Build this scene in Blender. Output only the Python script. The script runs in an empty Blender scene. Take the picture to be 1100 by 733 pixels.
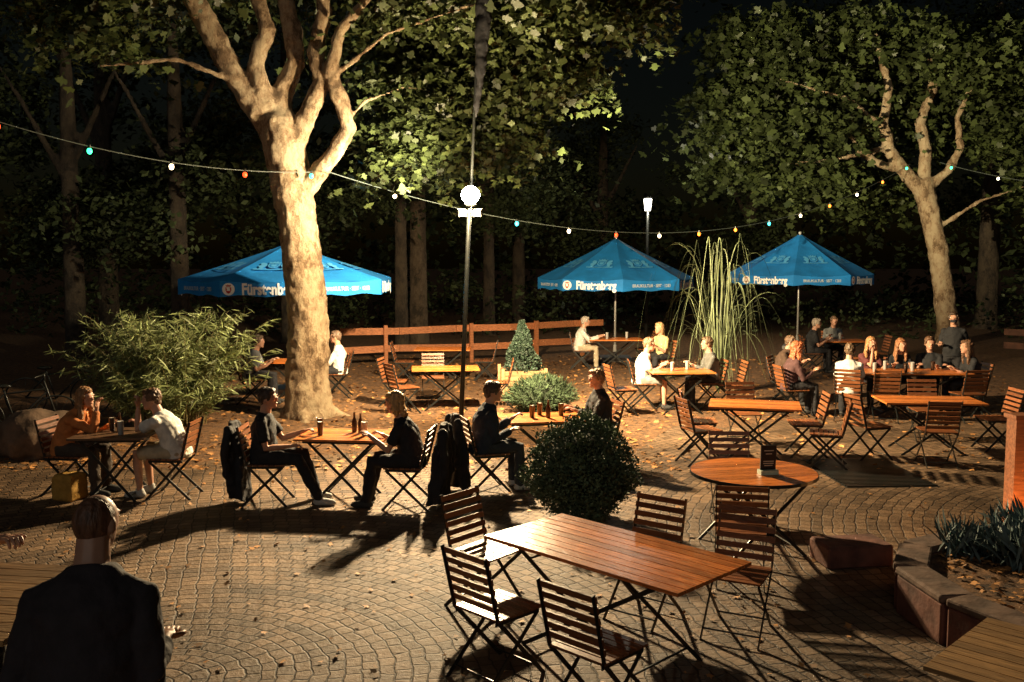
import bpy, bmesh, math, random
import numpy as np
from mathutils import Vector, Matrix, Euler
random.seed(7); np.random.seed(7)
V=Vector
sc=bpy.context.scene
COL=sc.collection
sc.view_settings.view_transform='Standard'
sc.view_settings.look='None'
sc.view_settings.exposure=0

# ------------------------------------------------------------ materials
MC={}
def mat(name,col,rough=.6,var=.25,nscale=8,bump=0.0,metal=0.0,emit=None,es=0,island=0.0,stretch=None,spec=None,trans=0.0,bdist=.02):
    if name in MC: return MC[name]
    m=bpy.data.materials.new(name); m.use_nodes=True
    nt=m.node_tree; N=nt.nodes; L=nt.links
    b=N['Principled BSDF']; out=N['Material Output']
    tc=N.new('ShaderNodeTexCoord'); mp=N.new('ShaderNodeMapping')
    L.new(tc.outputs['Object'],mp.inputs['Vector'])
    if stretch: mp.inputs['Scale'].default_value=stretch
    no=N.new('ShaderNodeTexNoise'); no.inputs['Scale'].default_value=nscale; no.inputs['Detail'].default_value=5
    L.new(mp.outputs['Vector'],no.inputs['Vector'])
    cr=N.new('ShaderNodeMapRange'); cr.inputs[1].default_value=.3; cr.inputs[2].default_value=.7
    cr.inputs[3].default_value=1-var; cr.inputs[4].default_value=1+var
    L.new(no.outputs['Fac'],cr.inputs[0])
    last=cr.outputs[0]
    if island>0:
        g=N.new('ShaderNodeNewGeometry'); r=N.new('ShaderNodeMapRange')
        r.inputs[3].default_value=1-island; r.inputs[4].default_value=1+island
        L.new(g.outputs['Random Per Island'],r.inputs[0])
        mu=N.new('ShaderNodeMath'); mu.operation='MULTIPLY'
        L.new(last,mu.inputs[0]); L.new(r.outputs[0],mu.inputs[1]); last=mu.outputs[0]
    sm=N.new('ShaderNodeVectorMath'); sm.operation='SCALE'; sm.inputs[0].default_value=col
    L.new(last,sm.inputs['Scale']); L.new(sm.outputs[0],b.inputs['Base Color'])
    b.inputs['Roughness'].default_value=rough; b.inputs['Metallic'].default_value=metal
    if spec is not None: b.inputs['Specular IOR Level'].default_value=spec
    if bump>0:
        bp=N.new('ShaderNodeBump'); bp.inputs['Strength'].default_value=bump; bp.inputs['Distance'].default_value=bdist
        L.new(no.outputs['Fac'],bp.inputs['Height']); L.new(bp.outputs[0],b.inputs['Normal'])
    if emit:
        b.inputs['Emission Color'].default_value=(*emit,1); b.inputs['Emission Strength'].default_value=es
        m.cycles.emission_sampling='NONE'
    if trans>0:
        t=N.new('ShaderNodeBsdfTranslucent'); L.new(sm.outputs[0],t.inputs['Color'])
        mx=N.new('ShaderNodeMixShader'); mx.inputs[0].default_value=trans
        L.new(b.outputs[0],mx.inputs[1]); L.new(t.outputs[0],mx.inputs[2]); L.new(mx.outputs[0],out.inputs['Surface'])
    MC[name]=m; return m

WOOD=mat('oiled_slat_wood',(.50,.155,.036),.26,.45,6,.25,island=.32,stretch=(1.5,14,14))
WOODY=mat('oiled_chair_wood',(.185,.065,.024),.34,.35,9,.15,island=.35,stretch=(2,12,12))
WOODOLD=mat('weathered_wood',(.32,.18,.07),.6,.35,6,.3,island=.25,stretch=(1.5,14,14))
STEEL=mat('painted_steel',(.016,.018,.017),.38,.2,20,0,metal=.3)
FENCEW=mat('fence_wood',(.34,.125,.05),.7,.4,5,.3,island=.3,stretch=(1,8,8))
SKIN=mat('skin',(.50,.27,.18),.5,.1,20)
LIP=mat('lip',(.35,.11,.09),.45,.1,20)
EYE=mat('eye_dark',(.03,.02,.015),.3,.1,20)
EYEW=mat('eye_white',(.5,.46,.42),.3,.05,20)
def cloth(name,col): return mat('cloth_'+name,col,.85,.2,14,.5,bdist=.03)

# ------------------------------------------------------------ mesh builder
class MB:
    def __init__(s): s.v=[];s.f=[];s.m=[]
    def add(s,vs,fs,mi=0):
        o=len(s.v); s.v+= [tuple(p) for p in vs]; s.f+=[tuple(i+o for i in f) for f in fs]; s.m+=[mi]*len(fs)
    def box(s,c,size,R=None,mi=0):
        c=V(c); x,y,z=[a/2 for a in size]
        vs=[V((i*x,j*y,k*z)) for i in(-1,1) for j in(-1,1) for k in(-1,1)]
        if R is not None: vs=[R@p for p in vs]
        s.add([p+c for p in vs],[(0,1,3,2),(4,6,7,5),(0,4,5,1),(2,3,7,6),(0,2,6,4),(1,5,7,3)],mi)
    def bar(s,a,b,w,t,side=(1,0,0),mi=0):
        a=V(a);b=V(b);d=(b-a);l=d.length;d.normalize();sx=V(side);sx=(sx-d*sx.dot(d))
        if sx.length<1e-4: sx=V((0,1,0));sx=(sx-d*sx.dot(d))
        sx.normalize();n=d.cross(sx)
        R=Matrix((sx,n,d)).transposed()
        s.box((a+b)/2,(t,w,l),R,mi)
    def loft(s,rings,mi=0,cap=True):
        n=len(rings[0]);vs=[p for r in rings for p in r];fs=[]
        for k in range(len(rings)-1):
            for i in range(n):
                j=(i+1)%n;fs.append((k*n+i,k*n+j,(k+1)*n+j,(k+1)*n+i))
        if cap: fs.append(tuple(range(n-1,-1,-1)));fs.append(tuple((len(rings)-1)*n+i for i in range(n)))
        s.add(vs,fs,mi)
    def tube(s,pts,rad,n=10,mi=0,rnd=True):
        pts=[V(p) for p in pts]
        if not hasattr(rad,'__len__'): rad=[rad]*len(pts)
        rad=list(rad)
        if rnd:
            d0=(pts[0]-pts[1]).normalized();d1=(pts[-1]-pts[-2]).normalized()
            pts=[pts[0]+d0*rad[0]*.75]+pts+[pts[-1]+d1*rad[-1]*.75]; rad=[rad[0]*.45]+rad+[rad[-1]*.45]
        rings=[];u=None
        for k,p in enumerate(pts):
            if k==0: d=pts[1]-pts[0]
            elif k==len(pts)-1: d=pts[-1]-pts[-2]
            else: d=(pts[k+1]-p).normalized()+(p-pts[k-1]).normalized()
            if d.length<1e-6: d=V((0,0,1))
            d.normalize()
            if u is None:
                u=V((1,0,0)) if abs(d.x)<.8 else V((0,1,0))
            u=(u-d*u.dot(d)).normalized();w=d.cross(u)
            rings.append([p+u*(rad[k]*math.cos(2*math.pi*i/n))+w*(rad[k]*math.sin(2*math.pi*i/n)) for i in range(n)])
        s.loft(rings,mi)
    def ell(s,c,r,R=None,nu=12,nv=8,mi=0):
        c=V(c);vs=[];fs=[]
        for j in range(1,nv):
            t=math.pi*j/nv
            for i in range(nu):
                a=2*math.pi*i/nu;vs.append(V((r[0]*math.sin(t)*math.cos(a),r[1]*math.sin(t)*math.sin(a),r[2]*math.cos(t))))
        top=len(vs);vs.append(V((0,0,r[2])));vs.append(V((0,0,-r[2])))
        for j in range(nv-2):
            for i in range(nu):
                k=(i+1)%nu;fs.append((j*nu+i,(j+1)*nu+i,(j+1)*nu+k,j*nu+k))
        for i in range(nu):
            k=(i+1)%nu;fs.append((top,i,k));fs.append((top+1,(nv-2)*nu+k,(nv-2)*nu+i))
        if R is not None: vs=[R@p for p in vs]
        s.add([p+c for p in vs],fs,mi)
    def lathe(s,prof,n=16,c=(0,0,0),mi=0):
        c=V(c)
        s.loft([[c+V((r*math.cos(2*math.pi*i/n),r*math.sin(2*math.pi*i/n),z)) for i in range(n)] for r,z in prof],mi)
    def mesh(s,name,mats,smooth=False):
        me=bpy.data.meshes.new(name);me.from_pydata(s.v,[],s.f)
        for m in (mats if isinstance(mats,(list,tuple)) else [mats]): me.materials.append(m)
        me.polygons.foreach_set('material_index',s.m)
        if smooth: me.polygons.foreach_set('use_smooth',[True]*len(s.f))
        me.update();return me

def remeshed(mb,name,mats,voxel,smooth=3,disp=0,ds=.1,extra=None):
    me=mb.mesh('tmp',mats);o=bpy.data.objects.new('tmp',me);COL.objects.link(o)
    r=o.modifiers.new('r','REMESH');r.mode='VOXEL';r.voxel_size=voxel;r.use_smooth_shade=True
    if disp:
        t=bpy.data.textures.new('fold','CLOUDS');t.noise_scale=ds;t.noise_depth=3
        d=o.modifiers.new('d','DISPLACE');d.texture=t;d.strength=disp;d.mid_level=.5
    if smooth:
        q=o.modifiers.new('s','SMOOTH');q.factor=.5;q.iterations=smooth
    dg=bpy.context.evaluated_depsgraph_get()
    m2=bpy.data.meshes.new_from_object(o.evaluated_get(dg));m2.name=name
    bpy.data.objects.remove(o)
    if extra is not None and extra.v:
        bm=bmesh.new();bm.from_mesh(m2);bm.from_mesh(extra.mesh('x',mats,True));bm.to_mesh(m2);bm.free()
    m2.materials.clear()
    for m in (mats if isinstance(mats,(list,tuple)) else [mats]): m2.materials.append(m)
    m2.polygons.foreach_set('use_smooth',[True]*len(m2.polygons))
    return m2

def root(name,loc,rz,label,cat,group=None):
    o=bpy.data.objects.new(name,None);o.empty_display_size=.2;COL.objects.link(o)
    o.location=loc;o.rotation_euler=(0,0,rz);o['label']=label;o['category']=cat
    if group:o['group']=group
    return o
def part(name,me,parent,label=None,mtx=None):
    o=bpy.data.objects.new(name,me);COL.objects.link(o);o.parent=parent
    if mtx is not None:o.matrix_local=mtx
    if label:o['label']=label
    return o
def single(name,me,loc,rz,label,cat,group=None):
    o=bpy.data.objects.new(name,me);COL.objects.link(o);o.location=loc;o.rotation_euler=(0,0,rz)
    o['label']=label;o['category']=cat
    if group:o['group']=group
    return o
def structure(name,me,kind='structure'):
    o=bpy.data.objects.new(name,me);COL.objects.link(o);o['kind']=kind;return o
def fz(dx,dy): return math.atan2(dy,dx)-math.pi/2

# ------------------------------------------------------------ chair
def leg_mesh_a():
    m=MB()
    for s in(-1,1):
        x=s*.205
        m.bar((x,-.29,.89),(x,-.185,.46),.028,.008);m.bar((x,-.185,.46),(x,.235,.0),.028,.008)
    m.tube([(-.2,.17,.07),(.2,.17,.07)],.007,6);m.tube([(-.2,-.18,.455),(.2,-.18,.455)],.007,6)
    return m.mesh('chair_leg_a',STEEL)
def leg_mesh_b():
    m=MB()
    for s in(-1,1):
        x=s*.19
        m.bar((x,.19,.435),(x,-.27,0),.028,.008);m.bar((x,-.19,.44),(x,.2,.44),.028,.008)
    m.tube([(-.19,-.2,.07),(.19,-.2,.07)],.007,6)
    return m.mesh('chair_leg_b',STEEL)
m=MB()
for i in range(7):m.box((0,-.165+i*.06,.462),(.42,.047,.014))
SEAT=m.mesh('chair_seat',WOODY)
m=MB()
for i in range(6):
    t=i/5;z=.535+t*.325;y=-.185-(z-.46)*.245
    m.box((0,y+.012,z),(.43,.014,.042),Matrix.Rotation(math.radians(14),3,'X'))
BACK=m.mesh('chair_back',WOODY)
LA,LB=leg_mesh_a(),leg_mesh_b()
CH='folding slatted beer garden chairs'
def chair(x,y,rz,z=0,label='folding chair with wooden slats on black steel frame, empty',):
    r=root('folding_chair',(x,y,z),rz,label,'chair',CH)
    part('leg',LA,r);part('leg',LB,r);part('seat',SEAT,r);part('backrest',BACK,r);return r

# ------------------------------------------------------------ tables
TM={}
def table_meshes(L,W,wood):
    k=(L,W,wood.name)
    if k in TM:return TM[k]
    n=max(6,round(W/.09));p=W/n
    m=MB()
    for i in range(n):m.box((0,-W/2+p*(i+.5),.73),(L,p-.009,.024))
    top=m.mesh('slatted_top',wood)
    m=MB()
    for s in(-1,1):
        m.bar((s*L*.36,-W*.47,.711),(s*L*.36,W*.47,.711),.012,.04);m.bar((-L*.42,s*W*.4,.7),(L*.42,s*W*.4,.7),.03,.008,(0,1,0))
    fr=m.mesh('table_frame',STEEL)
    legs=[]
    for q,s2 in((1,.40),(-1,.37)):
        m=MB()
        for s in(-1,1):m.bar((q*L*.36,s*W*s2,.69),(-q*L*.32,s*W*s2,0),.03,.009,(0,1,0))
        m.tube([(-q*L*.32*.8,-W*s2,.07),(-q*L*.32*.8,W*s2,.07)],.008,6)
        m.tube([(q*L*.3,-W*s2,.62),(q*L*.3,W*s2,.62)],.008,6)
        legs.append(m.mesh('table_leg',STEEL))
    TM[k]=(top,fr,legs);return TM[k]
def table(x,y,deg,L=1.2,W=.75,z=0,wood=None,label='slatted wooden folding table with crossed black steel legs'):
    top,fr,legs=table_meshes(L,W,wood or WOOD)
    r=root('folding_table',(x,y,z),math.radians(deg),label,'table','slatted beer garden tables')
    part('table_top',top,r);part('frame',fr,r);part('leg',legs[0],r);part('leg',legs[1],r);return r

table(.69,6.40,-45,1.68,.84,label='large empty slatted wooden table among dark folding chairs')
table(-1.87,10.6,-6,1.0,.72,label='slatted table shared by two people in dark shirts, drinks on top')
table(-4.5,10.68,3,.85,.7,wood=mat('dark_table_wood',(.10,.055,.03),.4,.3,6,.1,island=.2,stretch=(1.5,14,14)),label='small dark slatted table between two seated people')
table(.42,11.75,10,1.15,.72,label='slatted table with dark beers beside a round bush')
table(3.3,12.8,-14,1.2,.78,label='empty orange lit slatted table with folding chairs')
table(5.84,13.2,-5,1.35,.75,label='empty slatted table on the paving')
table(6.9,16.5,0,2.0,.8,label='long table with group of people drinking')
table(2.95,16.6,4,1.1,.75,label='table beside man in white tee and shorts')
table(-1.2,17.0,6,1.2,.72,label='empty table on leaf covered ground near planter')
table(-1.5,20.6,0,1.2,.72,label='empty table near the wooden fence')
table(2.5,23.0,0,1.3,.75,label='table under a blue parasol')
table(7.7,22.6,0,1.4,.75,label='table near blue parasol with two seated guests')
table(-4.15,18.2,0,1.1,.75,label='table under blue parasol beside the big tree')
table(2.93,4.23,-45,1.68,.9,wood=WOODOLD,label='weathered slatted table beside stone planter wall')
table(-2.62,4.02,-8,1.5,.86,z=.55,wood=WOODOLD,label='slatted table on the stone terrace')

def round_table(x,y):
    r=root('round_table',(x,y,0),.2,'round slatted wooden table with menu stand on top','table')
    R=.58;n=12;p=2*R/n;m=MB()
    for i in range(n):
        y0=-R+p*i+.004;y1=-R+p*(i+1)-.004
        f=lambda q:math.sqrt(max(0.0001,R*R-q*q));K=5
        pts=[(f(y0+(y1-y0)*t/K),y0+(y1-y0)*t/K) for t in range(K+1)]
        poly=pts+[(-a,b) for a,b in reversed(pts)]
        k=len(poly)
        vs=[(a,b,.72) for a,b in poly]+[(a,b,.744) for a,b in poly]
        m.add(vs,[tuple(range(k-1,-1,-1)),tuple(range(k,2*k))]+[(j,(j+1)%k,k+(j+1)%k,k+j) for j in range(k)])
    part('table_top',m.mesh('round_top',WOOD),r)
    m=MB();S=40
    for i in range(S):
        a=2*math.pi*i/S;b=2*math.pi*(i+1)/S
        m.bar((R*math.cos(a)*1.008,R*math.sin(a)*1.008,.73),(R*math.cos(b)*1.008,R*math.sin(b)*1.008,.73),.03,.006,(math.cos(a),math.sin(a),0))
    m.bar((-.5,0,.70),(.5,0,.70),.03,.02);m.bar((0,-.5,.702),(0,.5,.702),.03,.02)
    part('frame',m.mesh('round_frame',STEEL),r)
    for q,w in((1,.36),(-1,.33)):
        m=MB()
        for s in(-1,1):m.bar((q*.35,s*w,.69),(-q*.38,s*w,0),.03,.009,(0,1,0))
        m.tube([(-q*.3,-w,.08),(-q*.3,w,.08)],.008,6)
        part('leg',m.mesh('round_leg',STEEL),r)
round_table(2.26,8.75)

for c in [(-.1,6.05,1,1),(.5,5.42,1,1.1),(-.2,7.25,.8,-.65),(1.64,6.72,-.45,-1),(1.0,7.05,-.6,-.85),
          (1.93,7.85,.25,1),(2.3,9.75,-.05,-1),
          (2.5,12.45,1,.3),(2.62,13.1,1,-.1),(4.05,12.95,-1,.1),(4.1,12.2,-1,.35),(3.4,13.75,0,-1),
          (4.85,12.75,1,.3),(5.6,12.35,.15,1),(6.85,13.3,-1,0),(6.2,14.05,-.1,-1),(7.0,12.6,-1,.4),
          (-2.15,17.35,1,-.1),(-.25,17.2,-1,0),(-1.5,17.9,.1,-1),(-1.9,16.5,.8,.5),(-2.35,20.6,1,0),(-.6,20.8,-1,0),
          (1.9,16.3,1,.2),(3.9,16.9,-1,0),(6.2,15.7,.1,1),(7.6,15.7,-.1,1),(3.3,23.4,-1,-.2),(8.6,22.3,-1,0),(7.6,12.3,-.8,.6),(8.0,13.4,-1,0)]:
    chair(c[0],c[1],fz(c[2]+random.uniform(-.06,.06),c[3]+random.uniform(-.06,.06)))
m=MB();m.ell((0,0,0),(.2,.2,.035),nu=20,nv=8)
single('seat_cushion',m.mesh('cushion',cloth('cushion',(.09,.09,.08)),True),(1.02,7.05,.50),.3,'grey padded cushion lying on a folding chair','cushion')

# ------------------------------------------------------------ people
def ik(s,t,l1,l2,pole):
    d=t-s;L=min(d.length,(l1+l2)*.985);d.normalize();t=s+d*L
    a=(l1*l1-l2*l2+L*L)/(2*L);h=math.sqrt(max(0,l1*l1-a*a))
    p=pole-d*pole.dot(d);p.normalize();return s+d*a+p*h,t
def person(x,y,face,label,z0=0,seated=True,lean=10,hr=(.14,.38,.79),hl=(-.14,.40,.79),top=('black',(.012,.013,.016)),sleeve='short',
           legs=('blackpants',(.012,.012,.015)),shorts=False,shoe=('shoe',(.03,.03,.03)),hair=((.10,.05,.02),'short'),yaw=0,pitch=0,
           spread=.03,fdy=.0,kz=0,fem=False,with_chair=True,vox=.013,hunch=0,jacket=False,scale=1,skin=None,mask=False,bulk=1.0,fold=.034,neck=1.0,drop=.08):
    rz=fz(*face);r=root('person',(x,y,z0),rz,label,'person');r.scale=(scale,)*3
    l=math.radians(lean);X=V((1,0,0))
    P=V((0,0,.55 if seated else .95))
    w=(.9 if fem else 1.0)*bulk
    def sp(t):
        u=max(0,t)/.46
        a=l*(.55+.45*u)
        return P+V((0,math.sin(a)*t,math.cos(a)*t)),a
    def ring(t,ax,ay,g=0,n=20,dy=0):
        c,_=sp(t);a=sp(t)[1]*1.1;F=V((0,math.cos(a),-math.sin(a)))
        return [c+F*dy+X*((ax*w+g)*math.cos(2*math.pi*i/n))+F*((ay*(w*.5+.5)+g)*math.sin(2*math.pi*i/n)) for i in range(n)]
    S=sp(.46)[0];d=V((0,math.sin(l*1.05),math.cos(l*1.05)));Nb=S.copy()
    l2=math.radians(lean*.6+hunch);hd=V((0,math.sin(l2),math.cos(l2)))
    H=S+hd*.175+V((0,.03,0));Rh=Euler((math.radians(-pitch),0,math.radians(yaw))).to_matrix()
    h=lambda a,b,c:H+Rh@V((a,b,c))
    body=MB();ex=MB()
    body.loft([ring(-.1,.10,.09),ring(0,.155,.11),ring(.15,.13,.10),ring(.3,.155,.108),ring(.37,.155,.09),ring(.42,.11,.075),ring(.47,.06*neck,.06*neck)])
    body.tube([Nb-d*.06,h(0,-.02,-.05)],[.068*neck,.056*neck])
    body.ell(H,(.075,.096,.105),Rh,16,12);body.ell(h(0,.032,-.055),(.054,.06,.066),Rh)
    body.ell(h(0,.098,-.018),(.012,.02,.024),Rh,8,6);body.ell(h(0,.07,-.1),(.025,.025,.02),Rh,8,6)
    for s in(-1,1):
        body.ell(h(s*.077,-.004,-.015),(.012,.022,.032),Rh,8,6);body.ell(h(s*.032,.078,.026),(.026,.014,.009),Rh,8,6)
        ex.ell(h(s*.030,.085,.004),(.014,.009,.008),Rh,8,6,3);ex.ell(h(s*.030,.0925,.004),(.006,.003,.006),Rh,8,6,2)
        ex.ell(h(s*.032,.0925,.028),(.019,.004,.004),Rh,8,6,2)
    ex.ell(h(0,.092,-.062),(.024,.007,.008),Rh,8,6,1)
    shirt=MB();gs=.018 if not jacket else .028
    bel=.02 if not fem else .008
    shirt.loft([ring(-.10,.155,.115,gs),ring(-.02,.16,.122,gs+.006,dy=bel*.4),ring(.08,.152,.12,gs+.01,dy=bel),ring(.18,.148,.108,gs+.008,dy=bel*.6),ring(.3,.165,.112,gs+.004),ring(.355,.168,.10,gs*.9),ring(.395,.145,.09,gs*.8),ring(.435,.105,.077,gs*.5),ring(.475 if not jacket else .50,.064*neck,.066*neck,.006)])
    for s,ht in((1,hr),(-1,hl)):
        sh=S+X*(s*.166*w)-d*drop
        el,wr=ik(sh,V(ht),.285,.25,V((s*.2,-.3,-.9)))
        inn=S+X*(s*.06)-d*.05
        body.tube([inn,sh,sh.lerp(el,.5),el,el.lerp(wr,.3),wr],[.045,.05*w,.045*w,.037,.038*w,.024],12)
        fd=(wr-el).normalized();n=V((0,0,-1)) if abs(fd.z)<.8 else V((0,1,0));n=(n-fd*n.dot(fd)).normalized();sd=fd.cross(n)*1.0
        Rp=Matrix((sd,n,fd)).transposed()
        body.ell(wr+fd*.048,(.038,.015,.052),Rp,12,8);body.tube([wr-fd*.02,wr+fd*.04],[.024,.025],8)
        for k,ln in enumerate((.066,.076,.07,.055)):
            b=wr+fd*.088+sd*((k-1.5)*.0195);p1=b+fd*ln*.42+n*.006;p2=p1+(fd*.6+n*.8).normalized()*ln*.34;p3=p2+(fd*.15+n).normalized()*ln*.26
            ex.tube([b-fd*.025,b,p1,p2,p3],[.009,.0095,.009,.008,.007],7)
        tb=wr+fd*.03+sd*(-s)*.028
        ex.tube([tb,tb+(fd*.6-sd*s*.8).normalized()*.035,tb+(fd*.6-sd*s*.8).normalized()*.035+(fd+n*.3-sd*s*.2).normalized()*.03],[.012,.011,.009],7)
        g=.013 if not jacket else .020
        if sleeve=='short':
            e=sh.lerp(el,.72);shirt.tube([inn,sh,e],[.05,.052*w+g,.054*w+g],14,rnd=False)
        else:
            e=wr-fd*.02;shirt.tube([inn,sh,sh.lerp(el,.5),el,el.lerp(wr,.5),e],[.055,.053*w+g,.047*w+g,.042+g,.037+g*.8,.03+g*.6],14,rnd=False)
        shirt.ell(sh+d*.002,(.052*w+g,.052*w+g,.05+g*.5))
    tr=MB();tr.loft([ring(-.13,.11,.10,.015),ring(-.05,.155,.118,.016),ring(.05,.15,.113,.016)])
    shoes=[]
    for s in(-1,1):
        if seated:
            hp=P+V((s*.088,.0,-.02));kn=V((s*(.10+spread),.43,.52+kz));an=V((s*(.10+spread*.8),.43+fdy*(1 if s>0 else .6),.095))
        else: hp=P+V((s*.088,0,-.03));kn=V((s*.10,.02,.51));an=V((s*.11,-.02,.095))
        mid=hp.lerp(kn,.5)
        body.tube([hp,mid,kn,kn.lerp(an,.3),an,an+V((0,0,-.03))],[.085,.072,.054,.053,.034,.034],12)
        body.tube([an+V((0,-.03,-.05)),an+V((0,.12,-.06))],[.032,.028],10)
        if shorts:
            tr.tube([hp,mid,hp.lerp(kn,.93)],[.105,.094,.082],14,rnd=False)
        else:
            tr.tube([hp,mid,kn,kn.lerp(an,.4),an],[.1,.088,.071,.066,.058],14,rnd=True)
        sm_=MB();sm_.tube([an+V((0,-.035,-.05)),an+V((0,.06,-.048)),an+V((0,.16,-.06))],[.042,.044,.034],12);sm_.tube([an+V((0,-.01,-.05)),an+V((0,-.01,.0))],[.042,.04],10)
        shoes.append(sm_)
    part('body',remeshed(body,'person_body',[skin or SKIN,LIP,EYE,EYEW],vox*.8,3,extra=ex),r)
    cm=cloth(*top)
    part('jacket' if jacket else 'shirt',remeshed(shirt,'shirt',cm,vox,6 if bulk>1.1 else 3,fold,.085),r)
    part('shorts' if shorts else 'trousers',remeshed(tr,'trousers',cloth(*legs),vox,2,.03,.08),r)
    for q in shoes:part('shoe',remeshed(q,'shoe',cloth(*shoe),vox,1),r)
    hc,st=hair;hm=MB()
    if st=='cropped': hm.ell(h(0,-.013,.004),(.0775,.0925,.098),Rh,16,12)
    else:
        hm.ell(h(0,-.02,.026),(.087,.099,.101),Rh,16,12);hm.ell(h(.014,.042,.078),(.062,.05,.036),Rh);hm.ell(h(0,-.06,-.02),(.073,.05,.065),Rh)
        for s in(-1,1):hm.ell(h(s*.07,.012,.02),(.02,.045,.05),Rh)
    if st=='long':
        hm.ell(h(0,-.065,-.07),(.090,.05,.14),Rh);hm.ell(h(0,-.09,-.2),(.10,.042,.14),Rh)
        for s in(-1,1):hm.ell(h(s*.080,-.008,-.07),(.022,.048,.13),Rh);hm.ell(h(s*.092,.0,-.19),(.028,.04,.13),Rh)
    if st=='bob':
        hm.ell(h(0,-.055,-.05),(.092,.058,.10),Rh);hm.ell(h(0,-.08,-.13),(.082,.045,.08),Rh)
        for s in(-1,1):hm.ell(h(s*.082,-.008,-.05),(.022,.048,.10),Rh)
    hmat=mat('hair_%.2f_%.2f'%(hc[0],hc[1]),hc,.5,.55,45,.8,stretch=(1,1,.25))
    part('hair',remeshed(hm,'hair',hmat,vox*.6,1,.034 if st!='cropped' else .002,.022),r)
    if mask:
        q=MB();q.ell(h(0,.04,-.05),(.062,.066,.05),Rh,14,10);part('face_mask',q.mesh('mask',cloth('mask',(.02,.02,.025)),True),r)
    if jacket:
        m2=MB();m2.tube([Nb-d*.03+V((0,-.045,0))+X*(-.062*neck),Nb+d*.015+V((0,-.06*neck,0)),Nb-d*.03+V((0,-.045,0))+X*.062*neck],[.026,.03,.026],10)
        m2.tube([Nb-d*.03+V((0,-.05,0))+X*.062,Nb-d*.08+V((0,.075,0))],[.026,.018],10);m2.tube([Nb-d*.03+V((0,-.05,0))-X*.062,Nb-d*.08+V((0,.075,0))],[.026,.018],10)
        part('collar',remeshed(m2,'collar',cm,vox,1,.008,.05),r)
    if with_chair and seated:
        f=V(face).normalized();chair(x+f.x*.07,y+f.y*.07,rz,z0,'folding slatted chair with a person sitting on it')
    return r
BLACK=('black',(.012,.013,.016));WHITE=('white',(.62,.60,.55));NAVY=('navy',(.012,.02,.035))
person(-1.62,3.46,(-.12,1),'person in dark shirt with short cropped hair seated on terrace',z0=.55,lean=20,top=('charcoal',(.034,.027,.032)),sleeve='long',
       hair=((.17,.08,.045),'cropped'),hr=(.24,.26,.64),hl=(-.24,.26,.64),vox=.010,pitch=3,yaw=-20,scale=1.0,jacket=False,with_chair=False,bulk=1.15,hunch=2,fold=.03,neck=1.12,drop=.115)
r=root('bench',(-1.62,3.46,.55),fz(-.12,1),'backless slatted bench on the terrace','bench')
m=MB()
for i in range(4):m.box((0,-.14+i*.09,.445),(1.2,.08,.022))
part('seat',m.mesh('bench_seat',WOODOLD),r)
for s in(-1,1):
    m=MB();m.bar((s*.45,-.15,.43),(s*.45,-.15,0),.03,.02);m.bar((s*.45,.12,.43),(s*.45,.12,0),.03,.02);m.bar((s*.45,-.15,.41),(s*.45,.12,.41),.03,.018);part('leg',m.mesh('bench_leg',STEEL),r)
person(-2.93,4.42,(1,-.42),'person with bare forearm raised at terrace table',z0=.55,lean=26,top=('rust',(.2,.06,.03)),hr=(.1,.45,.9),hl=(-.02,.72,.93),hair=((.06,.03,.02),'short'))
person(-5.18,10.85,(1,-.12),'woman in orange jacket leaning on table, hand at chin',lean=26,fem=True,top=('orange',(.50,.17,.045)),sleeve='long',jacket=True,
       hr=(.05,.44,1.0),hl=(-.12,.50,.79),hair=((.30,.15,.06),'long'),yaw=-10,legs=('brownpants',(.05,.035,.025)))
person(-3.82,10.72,(-1,.05),'man in white tee and beige shorts leaning over table',lean=28,top=WHITE,shorts=True,legs=('beige',(.42,.35,.24)),
       shoe=('lightshoe',(.4,.4,.38)),hr=(.16,.50,.79),hl=(-.07,.42,1.03),hair=((.13,.065,.03),'short'),yaw=20,pitch=5,fdy=-.04,bulk=1.06)
person(-2.78,10.42,(1,.02),'man in black tee and black trousers sitting back on chair',lean=5,top=BLACK,hr=(.10,.32,.66),hl=(-.12,.42,.78),
       hair=((.05,.03,.02),'short'),yaw=-5,fdy=.22,spread=.06,shoe=('lightshoe',(.4,.4,.38)),pitch=-3)
person(-1.08,10.25,(-1,.12),'person with long blonde hair in black tee at table',lean=18,fem=True,top=BLACK,hr=(.10,.34,.76),hl=(-.12,.44,.79),
       hair=((.48,.28,.11),'bob'),yaw=8,pitch=8,fdy=.10,spread=.04,bulk=1.06)
person(-.36,10.95,(1,.32),'man in dark hooded jacket seated facing his companion',lean=12,top=NAVY,sleeve='long',jacket=True,legs=('darkjeans',(.02,.027,.035)),
       hair=((.06,.035,.02),'short'),hr=(.10,.34,.72),hl=(-.1,.40,.82),yaw=-10,shoe=('lightshoe',(.4,.4,.38)))
person(1.17,12.15,(-1,-.25),'man in dark jacket with light brown hair behind bush',lean=6,top=('darkjacket',(.02,.02,.022)),sleeve='long',jacket=True,
       hair=((.30,.16,.07),'short'),yaw=10)
person(1.62,23,(1,-.1),'man in white shirt seated under blue parasol',lean=14,top=WHITE,sleeve='long',hair=((.35,.3,.25),'short'),hr=(.15,.5,.8),hl=(-.15,.5,.8),legs=('beige',(.42,.35,.24)),vox=.016)
person(2.3,17.0,(.95,-.05),'man in white tee and shorts sitting on folding chair',lean=14,top=WHITE,shorts=True,legs=('greyshorts',(.2,.19,.17)),hair=((.16,.09,.05),'short'),yaw=-15,vox=.015,spread=.06,bulk=1.06)
person(3.35,20.9,(-.7,-.6),'woman in pale yellow top with light hair seated',lean=12,fem=True,top=('yellow',(.5,.38,.18)),sleeve='short',hair=((.4,.25,.12),'bob'),vox=.016)
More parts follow.
